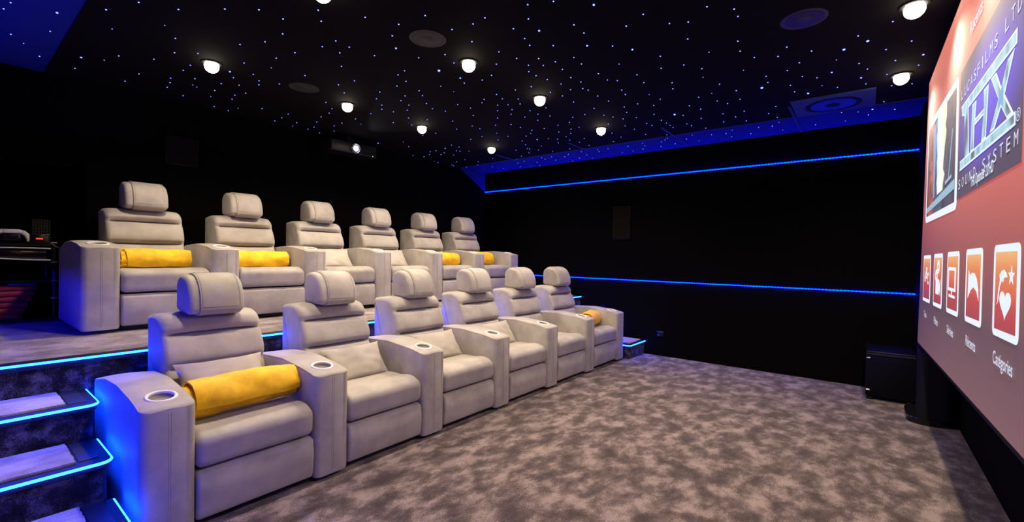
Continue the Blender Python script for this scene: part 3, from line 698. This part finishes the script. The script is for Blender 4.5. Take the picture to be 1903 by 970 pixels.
# ================================================================== SCREEN
def emis(name, col, s=1.0):
    return mat(name, (0.12, 0.12, 0.12), 0.8, spec=0.1, emit=col, es=s*PICTURE)
def posgrad(name, axis, stops, lo, hi, s=1.0, radial=None):
    mm = emis(name, (0, 0, 0), s)
    g = nd(mm, 'ShaderNodeNewGeometry'); sx = nd(mm, 'ShaderNodeSeparateXYZ'); ln(mm, g.outputs['Position'], sx.inputs[0])
    mr = nd(mm, 'ShaderNodeMapRange'); mr.inputs[1].default_value = lo; mr.inputs[2].default_value = hi
    ln(mm, sx.outputs[axis], mr.inputs[0])
    r = ramp(mm, stops); ln(mm, mr.outputs[0], r.inputs[0]); ln(mm, r.outputs[0], mm.node_tree.nodes['Principled BSDF'].inputs['Emission Color'])
    return mm, r, sx
def scr(bm, pts, dy, thick=0.0006, mi=0):
    """a flat piece of the picture: points (X, Z) on the screen plane"""
    pts = [Vector(p) for p in pts]
    a = [bm.verts.new((p.x, YS+dy, p.y)) for p in pts]; b = [bm.verts.new((p.x, YS+dy-thick, p.y)) for p in pts]
    n = len(pts); f = bm.faces.new(a); g = bm.faces.new(b[::-1]); f.material_index = g.material_index = mi
    for k in range(n):
        q = bm.faces.new((a[k], b[k], b[(k+1) % n], a[(k+1) % n])); q.material_index = mi
    return bm
def rrect(TL, TR, BR, BL, r): return round_poly([(*TL, r), (*TR, r), (*BR, r), (*BL, r)], 6)
SQ = [(4.922, 2.783), (1.45, 2.700), (1.45, 0.797), (5.322, 0.642)]
t = thing('projection_screen', 'huge lit cinema screen with a red menu picture', 'screen', (3.3, YS, 0.6))
def sobj(name, bm, m, parent=t, sharp=35):
    o = obj(name, bm, m, parent, sharp)
    k = parent; off = Vector((0, 0, 0))
    while k: off += k.location; k = k.parent
    for v in o.data.vertices: v.co -= off
    return o
bm = bmesh.new(); 
fr_ = [(SQ[0][0]+.02, SQ[0][1]+.012), (SQ[1][0]-.02, SQ[1][1]+.02), (SQ[2][0]-.02, SQ[2][1]-.02), (SQ[3][0]+.02, SQ[3][1]-.02)]
scr(bm, fr_, -0.002, 0.246); sobj('frame', bm, M_BLACKM)
bgm, rr_, sx_ = posgrad('menu_background', 2, [(0.0, lin(116, 74, 76)), (0.2, lin(84, 55, 56)), (0.36, lin(150, 70, 64)), (0.5, lin(192, 86, 76)), (0.75, lin(200, 92, 84)), (1.0, lin(245, 135, 108))], 0.65, 2.75, 0.85)
# brighter towards the middle of the room, as the menu picture is
mr = nd(bgm, 'ShaderNodeMapRange'); ln(bgm, sx_.outputs[0], mr.inputs[0]); mr.inputs[1].default_value = 5.3; mr.inputs[2].default_value = 2.0
mr.inputs[3].default_value = 0.6; mr.inputs[4].default_value = 1.15; ln(bgm, mr.outputs[0], bgm.node_tree.nodes['Principled BSDF'].inputs['Emission Strength'])
P = sobj('picture', scr(bmesh.new(), SQ, 0.0, 0.001), bgm)
M_UIW = emis('menu_white', (0.80, 0.92, 1.0), 0.95)
M_TXT = emis('menu_text', (0.78, 0.82, 1.0), 0.8)
ICON, _, _ = posgrad('icon_red', 2, [(0.0, lin(150, 40, 42)), (0.4, lin(205, 60, 40)), (0.45, lin(222, 82, 48)), (0.75, lin(245, 145, 75)), (1.0, lin(255, 215, 140))], 1.05, 1.42, 0.85)
tiles = [(4.945, 4.44), (4.245, 3.80), (3.595, 3.175), (2.98, 2.597), (2.395, 2.033)]
TP = []
for i, (a, b_) in enumerate(tiles):
    z0, z1 = 1.035+0.012*i, 1.397+0.003*i
    ti = sobj('menu_tile', scr(bmesh.new(), rrect((a, z1), (b_, z1), (b_, z0+.008), (a, z0), 0.035), 0.0018), M_UIW, P)
    ti['label'] = 'white framed red tile'
    e = 0.035
    sobj('tile_image', scr(bmesh.new(), rrect((a-e, z1-.026), (b_+e, z1-.026), (b_+e, z0+.034), (a-e, z0+.026), 0.006), 0.0026), ICON, ti)
    TP.append(ti)
def ell(cx_, cz, rx, rz_, n=24): return [(cx_+rx*math.cos(2*PI*k/n), cz+rz_*math.sin(2*PI*k/n)) for k in range(n)]
def text(body, xc, zc, h, wid, m, parent, dy=0.0035, name='caption', bold=0.0, spacing=1.0, rotfix=0.0):
    cu = bpy.data.curves.new('t', 'FONT'); cu.body = body; cu.align_x = 'LEFT'; cu.size = 1; cu.extrude = 0; cu.offset = bold; cu.space_character = spacing
    o = bpy.data.objects.new('t', cu); C.objects.link(o)
    dg = bpy.context.evaluated_depsgraph_get(); dg.update()
    me = bpy.data.meshes.new_from_object(o.evaluated_get(dg)); bpy.data.objects.remove(o)
    xs = [v.co.x for v in me.vertices]; ys = [v.co.y for v in me.vertices]
    x0, x1 = min(xs), max(xs); base_h = 0.70
    for v in me.vertices:
        s_ = (v.co.x-x0)/(x1-x0)
        v.co = Vector((xc+wid/2-wid*s_, YS+dy, zc+(v.co.y/base_h-0.5)*h+rotfix*(s_-.5)))
    bm = bmesh.new(); bm.from_mesh(me)
    return sobj(name, bm, m, parent)
for ti, (a, b_), s_, (x0_, x1_, zc) in zip(TP, tiles, ['Tous', 'Films', 'S\u00e9ries', 'R\u00e9cents', 'Cat\u00e9gories'],
        [(4.80, 4.62, 0.943), (4.14, 3.94, 0.958), (3.53, 3.30, 0.970), (2.92, 2.69, 0.990), (2.357, 2.08, 1.008)]):
    text(s_, (x0_+x1_)/2, zc, 0.046, x0_-x1_, M_TXT, P, bold=0.012)
text('R\u00e9cents', 2.885, 2.452, 0.060, 0.28, M_TXT, P, bold=0.012)
# icons
bm = bmesh.new()
sobj('letters', bm, M_UIW, TP[0]) if False else bm.free()
text('A', 4.78, 1.235, 0.085, 0.11, M_UIW, TP[0], name='icon_letter', bold=0.03); text('B', 4.67, 1.262, 0.085, 0.09, M_UIW, TP[0], name='icon_letter', bold=0.03); text('C', 4.575, 1.222, 0.085, 0.09, M_UIW, TP[0], name='icon_letter', bold=0.03)
bm = bmesh.new()
scr(bm, ell(4.075, 1.255, 0.062, 0.042), 0.0034); scr(bm, ell(3.985, 1.315, 0.062, 0.045), 0.0036)
scr(bm, rrect((4.10, 1.235), (3.93, 1.235), (3.93, 1.135), (4.10, 1.135), 0.02), 0.0038); scr(bm, [(3.93, 1.20), (3.87, 1.24), (3.87, 1.13), (3.93, 1.17)], 0.0034)
sobj('icon_film_camera', bm, M_UIW, TP[1])
for c_ in ((4.075, 1.255), (3.985, 1.315)): sobj('icon_reel', scr(bmesh.new(), ell(*c_, 0.02, 0.014, 12), 0.0042), ICON, TP[1])
bm = bmesh.new(); scr(bm, rrect((3.535, 1.318), (3.262, 1.318), (3.262, 1.188), (3.535, 1.188), 0.012), 0.0034)
scr(bm, [(3.415, 1.19), (3.385, 1.19), (3.385, 1.16), (3.415, 1.16)], 0.0034); scr(bm, rrect((3.50, 1.168), (3.28, 1.168), (3.28, 1.153), (3.50, 1.153), 0.004), 0.0036); sobj('icon_monitor', bm, M_UIW, TP[2])
bm = bmesh.new(); scr(bm, [(3.495, 1.300), (3.302, 1.300), (3.302, 1.206), (3.495, 1.206)], 0.0042); sobj('icon_monitor_glass', bm, ICON, TP[2])
bm = bmesh.new()
aro = [(2.895, 1.312), (2.905, 1.182), (2.835, 1.222), (2.77, 1.238), (2.70, 1.222), (2.655, 1.185)]
aro += [(2.662, 1.232), (2.70, 1.276), (2.755, 1.299), (2.82, 1.299), (2.862, 1.287)]
scr(bm, aro, 0.0034); sobj('icon_arrow', bm, M_UIW, TP[3])
bm = bmesh.new()
scr(bm, [(2.206+0.078*(math.sin(a)**3), 1.208+0.0033*(13*math.cos(a)-5*math.cos(2*a)-2*math.cos(3*a)-math.cos(4*a))) for a in [2*PI*k/40 for k in range(40)]], 0.0034)
scr(bm, [(2.130+(0.042 if k % 2 == 0 else 0.017)*math.sin(2*PI*k/10), 1.303+(0.034 if k % 2 == 0 else 0.014)*math.cos(2*PI*k/10)) for k in range(10)], 0.0034)
dol = [(2.330, 1.196), (2.318, 1.206), (2.305, 1.250), (2.285, 1.285), (2.292, 1.303), (2.262, 1.318), (2.228, 1.322), (2.200, 1.313), (2.180, 1.297), (2.205, 1.297), (2.230, 1.293), (2.238, 1.277), (2.255, 1.287), (2.285, 1.262), (2.302, 1.215), (2.312, 1.205)]
scr(bm, dol, 0.0034); sobj('icon_heart_star_dolphin', bm, M_UIW, TP[4])

# poster tile: a generic fiery scene in a rounded white frame
po_ = sobj('poster_tile', scr(bmesh.new(), rrect((4.84, 2.425), (3.345, 2.345), (3.32, 1.625), (4.905, 1.655), 0.07), 0.0018), M_UIW, P)
pm = emis('poster_scene', (0, 0, 0), 0.9)
g = nd(pm, 'ShaderNodeNewGeometry'); mp = nd(pm, 'ShaderNodeMapping'); mp.inputs['Scale'].default_value = (5, 1, 3.2); ln(pm, g.outputs['Position'], mp.inputs[0])
n1 = noise_node(pm, 1.6, 6, 0.7, mp.outputs[0]); n1.inputs['Distortion'].default_value = 1.2
sx = nd(pm, 'ShaderNodeSeparateXYZ'); ln(pm, g.outputs['Position'], sx.inputs[0])
mr = nd(pm, 'ShaderNodeMapRange'); ln(pm, sx.outputs[0], mr.inputs[0]); mr.inputs[1].default_value = 4.8; mr.inputs[2].default_value = 3.4
r1 = ramp(pm, [(0.0, lin(150, 50, 35)), (0.22, lin(225, 95, 60)), (0.34, lin(70, 80, 110)), (0.55, lin(90, 110, 150)), (0.75, lin(70, 70, 110)), (1.0, lin(55, 45, 70))]); ln(pm, mr.outputs[0], r1.inputs[0])
r2 = ramp(pm, [(0.42, (0.03, 0.03, 0.05)), (0.62, (1.2, 1.2, 1.2))]); ln(pm, n1.outputs[0], r2.inputs[0])
mxx = nd(pm, 'ShaderNodeMix', data_type='RGBA', blend_type='MULTIPLY'); mxx.inputs[0].default_value = 1
ln(pm, r1.outputs[0], mxx.inputs[6]); ln(pm, r2.outputs[0], mxx.inputs[7]); ln(pm, mxx.outputs[2], pm.node_tree.nodes['Principled BSDF'].inputs['Emission Color'])
sobj('poster_scene', scr(bmesh.new(), rrect((4.78, 2.375), (3.42, 2.30), (3.40, 1.672), (4.83, 1.70), 0.02), 0.0026), pm, po_)
random.seed(11); bm = bmesh.new()
L_ = [(4.16+random.uniform(-.02, .05)+.10*k/12, 1.80+.54*k/12) for k in range(13)]; R_ = [(3.86+random.uniform(-.04, .05)-.06*k/12, 1.80+.52*k/12) for k in range(13)]
scr(bm, L_[::-1]+R_, 0.0036); o = sobj('poster_light_column', bm, posgrad('column_glow', 0, [(0, lin(225, 235, 190)), (0.5, lin(255, 255, 250)), (1, lin(150, 215, 235))], 3.8, 4.3, 0.95)[0], po_)
bm = bmesh.new(); scr(bm, [(4.45, 2.30), (4.28, 2.33), (4.33, 1.80), (4.40, 1.80)], 0.0033); sobj('poster_streak', bm, emis('streak_pale', lin(120, 170, 215), 0.8), po_)
bm = bmesh.new(); scr(bm, [(3.66, 1.84), (3.62, 1.84), (3.50, 2.10), (3.54, 2.10)], 0.0033)
sobj('poster_streak', bm, emis('streak_blue', lin(120, 170, 215), 0.8), po_)
bm = bmesh.new(); scr(bm, [(4.82, 1.762), (3.41, 1.800), (3.405, 1.745), (4.826, 1.725)], 0.0036); scr(bm, [(3.78, 1.835), (3.52, 1.842), (3.52, 1.822), (3.78, 1.815)], 0.004)
sobj('poster_footer', bm, emis('footer', lin(160, 205, 225), 0.75), po_)

# THX tile
lm = emis('logo_background', (0, 0, 0), 1.1)
g = nd(lm, 'ShaderNodeNewGeometry'); mp = nd(lm, 'ShaderNodeMapping'); mp.inputs['Location'].default_value = (-2.66, -YS, -2.02)
mp.vector_type = 'POINT'; ln(lm, g.outputs['Position'], mp.inputs[0])
vs = nd(lm, 'ShaderNodeVectorMath', operation='MULTIPLY'); vs.inputs[1].default_value = (1.25, 0, 3.0); ln(lm, mp.outputs[0], vs.inputs[0])
vl = nd(lm, 'ShaderNodeVectorMath', operation='LENGTH'); ln(lm, vs.outputs[0], vl.inputs[0])
r1 = ramp(lm, [(0.1, lin(82, 62, 215)), (0.55, lin(72, 48, 190)), (0.85, lin(52, 38, 108)), (1.0, lin(46, 36, 70))]); ln(lm, vl.outputs['Value'], r1.inputs[0]); ln(lm, r1.outputs[0], lm.node_tree.nodes['Principled BSDF'].inputs['Emission Color'])
lo_ = sobj('logo_tile', scr(bmesh.new(), [(3.29, 2.331), (2.06, 2.305), (2.06, 1.657), (3.325, 1.675)], 0.0018), lm, P)
chm = emis('chrome', (0, 0, 0), 0.9)
g = nd(chm, 'ShaderNodeNewGeometry'); mp = nd(chm, 'ShaderNodeMapping'); mp.inputs['Scale'].default_value = (2.6, 1, 1.5); ln(chm, g.outputs['Position'], mp.inputs[0])
n1 = noise_node(chm, 2.6, 1, 0.4, mp.outputs[0])
r1 = ramp(chm, [(0.34, lin(70, 90, 100)), (0.44, lin(150, 205, 220)), (0.55, lin(185, 230, 240)), (0.66, lin(110, 175, 215))]); ln(chm, n1.outputs[0], r1.inputs[0]); ln(chm, r1.outputs[0], chm.node_tree.nodes['Principled BSDF'].inputs['Emission Color'])
Tl = [(3.235, 2.140), (2.148, 2.106), (2.148, 2.055), (3.030, 2.082), (2.985, 1.850), (3.095, 1.850), (3.135, 2.070), (3.205, 2.086)]
Hl = [(2.925, 2.068), (2.830, 2.062), (2.850, 1.985), (2.655, 1.980), (2.668, 2.060), (2.575, 2.055), (2.605, 1.848), (2.695, 1.850), (2.665, 1.955), (2.862, 1.958), (2.870, 1.850), (2.950, 1.850)]
Xl = [(2.535, 2.062), (2.445, 2.058), (2.355, 1.975), (2.265, 2.042), (2.175, 2.050), (2.300, 1.935), (2.170, 1.838), (2.255, 1.838), (2.350, 1.905), (2.450, 1.848), (2.530, 1.850), (2.395, 1.945)]
Bl = [(3.238, 1.862), (2.145, 1.836), (2.140, 1.790), (3.238, 1.812)]
def shrink(pts, d):
    V = [Vector(p) for p in pts]; N = outline_normals(V); out = []
    n = len(V)
    for i in range(n):
        a = (V[i]-V[i-1]).normalized(); b = (V[(i+1) % n]-V[i]).normalized()
        area = sum(V[k].x*V[(k+1) % n].y-V[(k+1) % n].x*V[k].y for k in range(n)); sg = 1 if area > 0 else -1
        na = Vector((a.y, -a.x))*sg; nb = Vector((b.y, -b.x))*sg
        h_ = (na+nb); k = h_.length_squared
        out.append(V[i]-h_*(2*d/k) if k > 0.15 else V[i])
    return out
for nm, pl_ in (('logo_letter_t', Tl), ('logo_letter_h', Hl), ('logo_letter_x', Xl), ('logo_bar', Bl)):
    o = sobj(nm, scr(bmesh.new(), pl_, 0.0030), M_UIW, lo_)
    me_bm = scr(bmesh.new(), shrink(pl_, 0.0085), 0.0040)
    o2 = sobj(nm+'_fill', me_bm, chm, o) if False else None
    # the fill lives in the same part, on top of the white outline
    bm = bmesh.new(); bm.from_mesh(o.data); nv = len(bm.verts)
    off = Vector((0, 0, 0)); k = o.parent
    while k: off += k.location; k = k.parent
    vv = [bm.verts.new(Vector((p.x, YS+0.0040, p.y))-off) for p in shrink(pl_, 0.0085)]
    f = bm.faces.new(vv); f.material_index = 1; me_bm.free()
    bm.to_mesh(o.data); bm.free(); o.data.materials.append(chm)
def spaced(txt, xa, xb, z, h, slope=0.0, m=None):
    n = len(txt)
    for i, ch in enumerate(txt):
        if ch == ' ': continue
        x = xa+(xb-xa)*(i/(n-1))
        text(ch, x, z+slope*i/(n-1), h, 0.018 if ch == 'I' else 0.052, m or M_TXT, lo_, dy=0.003, name='logo_caption')
spaced('LUCASFILMS LTD', 3.215, 2.125, 2.198, 0.052, -0.022)
spaced('SOUND SYSTEM', 3.235, 2.125, 1.745, 0.050, 0.0)
text('THX Optimizer 2.0 HD', 2.675, 1.712, 0.046, 0.46, M_UIW, lo_, dy=0.0036, bold=0.012)
text('\u00ae', 2.108, 1.815, 0.04, 0.055, M_TXT, lo_, dy=0.003, name='logo_mark')

# ================================================================== EQUIPMENT RACK
RX0, RX1, RY0, RY1 = -0.10, 0.60, 5.34, 5.80
t = thing('media_rack', 'black open equipment rack at the back beside the raised row', 'rack', (0.25, 5.57, ZP))
def robj(name, bm, m, parent=t):
    o = obj(name, bm, m, parent)
    for v in o.data.vertices: v.co -= t.location
    return o
for zz in (1.372, 1.222, 1.068, 0.755): robj('shelf', bx(RX0, RX1, RY0, RY1, zz-0.012, zz+0.006, r=0.003, seg=1), M_BLACK)
for x in (RX0+.012, RX1-.012):
    for y in (RY0+.012, RY1-.012):
        p_ = robj('post', tube(bmesh.new(), [(x, y, ZP+0.002), (x, y, 1.377)], 0.011, 10), M_BLACK)
for zz in (1.386, 1.222, 1.068, 0.923):
    robj('clamp', bx(RX1-0.03, RX1+0.006, RY0-0.004, RY0+0.02, zz-0.004, zz+0.006, r=0.002, seg=1), M_STEEL)
# console lying flat: two curved white wings around a black core
t2 = thing('game_console', 'white and black game console lying flat on the rack shelf', 'game console', (0.30, 5.465, 1.228))
obj('core', bx(-0.22, 0.25, -0.10, 0.11, 0.014, 0.098, r=0.008), M_BLACK, t2)
def wing(z0, bend, dzr):
    bm = bmesh.new(); n = 16; rows = []
    for i in range(n+1):
        u = i/n; x = -0.24+0.505*u
        zc = z0+bend*(2*u-1)**2+dzr*u; row = []
        for (yy, dz, th) in ((-0.15, 0, .006), (-0.145, 0.001*dzr/abs(dzr), .010), (0.12, 0, .008), (0.13, 0, .002)):
            row.append((bm.verts.new((x, yy, zc+th/2)), bm.verts.new((x, yy, zc-th/2))))
        rows.append(row)
    for A, B in zip(rows, rows[1:]):
        for k in range(3):
            bm.faces.new((A[k][0], A[k+1][0], B[k+1][0], B[k][0])); bm.faces.new((A[k][1], B[k][1], B[k+1][1], A[k+1][1]))
        bm.faces.new((A[0][0], B[0][0], B[0][1], A[0][1])); bm.faces.new((A[3][0], A[3][1], B[3][1], B[3][0]))
    for r_ in (rows[0], rows[-1]):
        for k in range(3): bm.faces.new((r_[k][0], r_[k+1][0], r_[k+1][1], r_[k][1]))
    return bm
obj('side_panel', wing(0.108, -0.006, 0.006), M_WHITE, t2); obj('side_panel', wing(0.040, 0.006, -0.034), M_WHITE, t2)
obj('disc_slot', bx(0.10, 0.17, -0.1015, -0.098, 0.080, 0.084), mat('amber_led', (0, 0, 0), emit=(1, .35, .1), es=0.25), t2)
# game controller
t3 = thing('game_controller', 'white game controller with black centre on top of the rack', 'game controller', (0.345, 5.38, 1.378))
arch = [(-0.098, 0.0, 0.012), (-0.098, 0, 0.035), (-0.090, 0, 0.062), (-0.070, 0, 0.082), (-0.045, 0, 0.092), (0.045, 0, 0.092), (0.070, 0, 0.082), (0.090, 0, 0.062), (0.098, 0, 0.035), (0.098, 0, 0.012)]
obj('shell', tube(bmesh.new(), arch, [0.010, 0.015, 0.019, 0.020, 0.018, 0.018, 0.020, 0.019, 0.015, 0.010], 12), M_WHITE, t3, 60)
obj('touchpad', bx(-0.040, 0.040, -0.022, -0.014, 0.078, 0.108, r=0.004), M_WHITE, t3)
obj('centre', bx(-0.062, 0.062, -0.012, 0.016, 0.012, 0.078, r=0.012, seg=3), M_BLACK, t3)
for s_ in (-1, 1):
    obj('stick', lathe(bmesh.new(), [(0.006, -0.010), (0.006, -0.020), (0.012, -0.023), (0.011, -0.027), (0.0, -0.026)], 16, axis='Y', org=(0.030*s_, 0, 0.050)), M_BLACKM, t3)
for a in range(4):
    obj('button', lathe(bmesh.new(), [(0.004, -0.017), (0.0, -0.022)], 10, axis='Y', org=(0.070+0.009*math.cos(a*PI/2), 0, 0.080+0.009*math.sin(a*PI/2)), cap=False), M_GREYB, t3)
for o_ in t3.children:
    if o_.name.startswith('button') : pass
# small set top box with red digits
t4 = thing('media_box', 'small black box with glowing red digits on top of the rack', 'set-top box', (0.505, 5.40, 1.378))
obj('case', bx(-0.055, 0.055, -0.04, 0.06, 0.0, 0.075, r=0.004), M_BLACK, t4)
obj('display', bx(-0.020, 0.018, -0.0415, -0.039, 0.034, 0.044), M_RLED, t4)
t5 = thing('wire_basket', 'tall black perforated holder standing behind the red-digit box', 'holder', (0.53, 5.52, 1.378))
bm = bmesh.new()
for k in range(7): tube(bm, [(-0.05+0.1*k/6, 0, 0), (-0.05+0.1*k/6, 0, 0.20)], 0.0022, 6)
for k in range(9): tube(bm, [(-0.052, 0, 0.004+0.196*k/8), (0.052, 0, 0.004+0.196*k/8)], 0.0022, 6)
obj('wire_mesh', bm, mat('dark_wire', (0.05, 0.045, 0.04), 0.5, 0.5), t5); obj('back_plate', bx(-0.055, 0.055, 0.004, 0.012, 0.0, 0.205), M_BLACKM, t5)
tag(obj('cable', tube(bmesh.new(), [(0.56, 5.33, 1.385), (0.60, 5.325, 1.35), (0.66, 5.33, 1.325), (0.76, 5.36, 1.31)], 0.0025, 6), mat('cable_grey', (0.10, 0.09, 0.085), 0.5)), 'thin grey cable sagging from the rack top toward the recliner', 'cable')
# folded red blankets in the lowest bay
rl = ['red folded blanket, topmost in the pile at the bottom of the rack', 'red folded blanket, second from top in the rack pile', 'red folded blanket, third from top in the rack pile',
      'red folded blanket, third from bottom in the rack pile', 'red folded blanket, second from bottom in the rack pile', 'red folded blanket, lowest in the pile at the bottom of the rack']
for k in range(6):
    zt = 1.034-0.0455*k; xr = 0.50-0.018*k
    b = puff(bmesh.new(), [(0.30, zt-0.043, 0.01), (0.0, zt-0.043, 0.02), (-0.008, zt-0.022, 0.02), (0.0, zt-0.001, 0.02), (0.30, zt-0.001, 0.01)], -0.04, xr, 0.014, 4, 14,
             warp=lambda v, k=k: v+Vector((0, 0.010*noise.noise(Vector((v.x*9, k*3.1, 0))), 0.0)))
    o = obj('folded_blanket', b, M_RED, sharp=70); o.location = (0, 5.375, 0)
    tag(o, rl[k], 'blanket', 'red folded blankets in the rack')
tag(obj('flat_case', bx(0.335, 0.485, 5.36, 5.60, 1.036, 1.052, r=0.004), M_NAVY), 'flat navy case lying on the red blankets under the rack shelf', 'case')
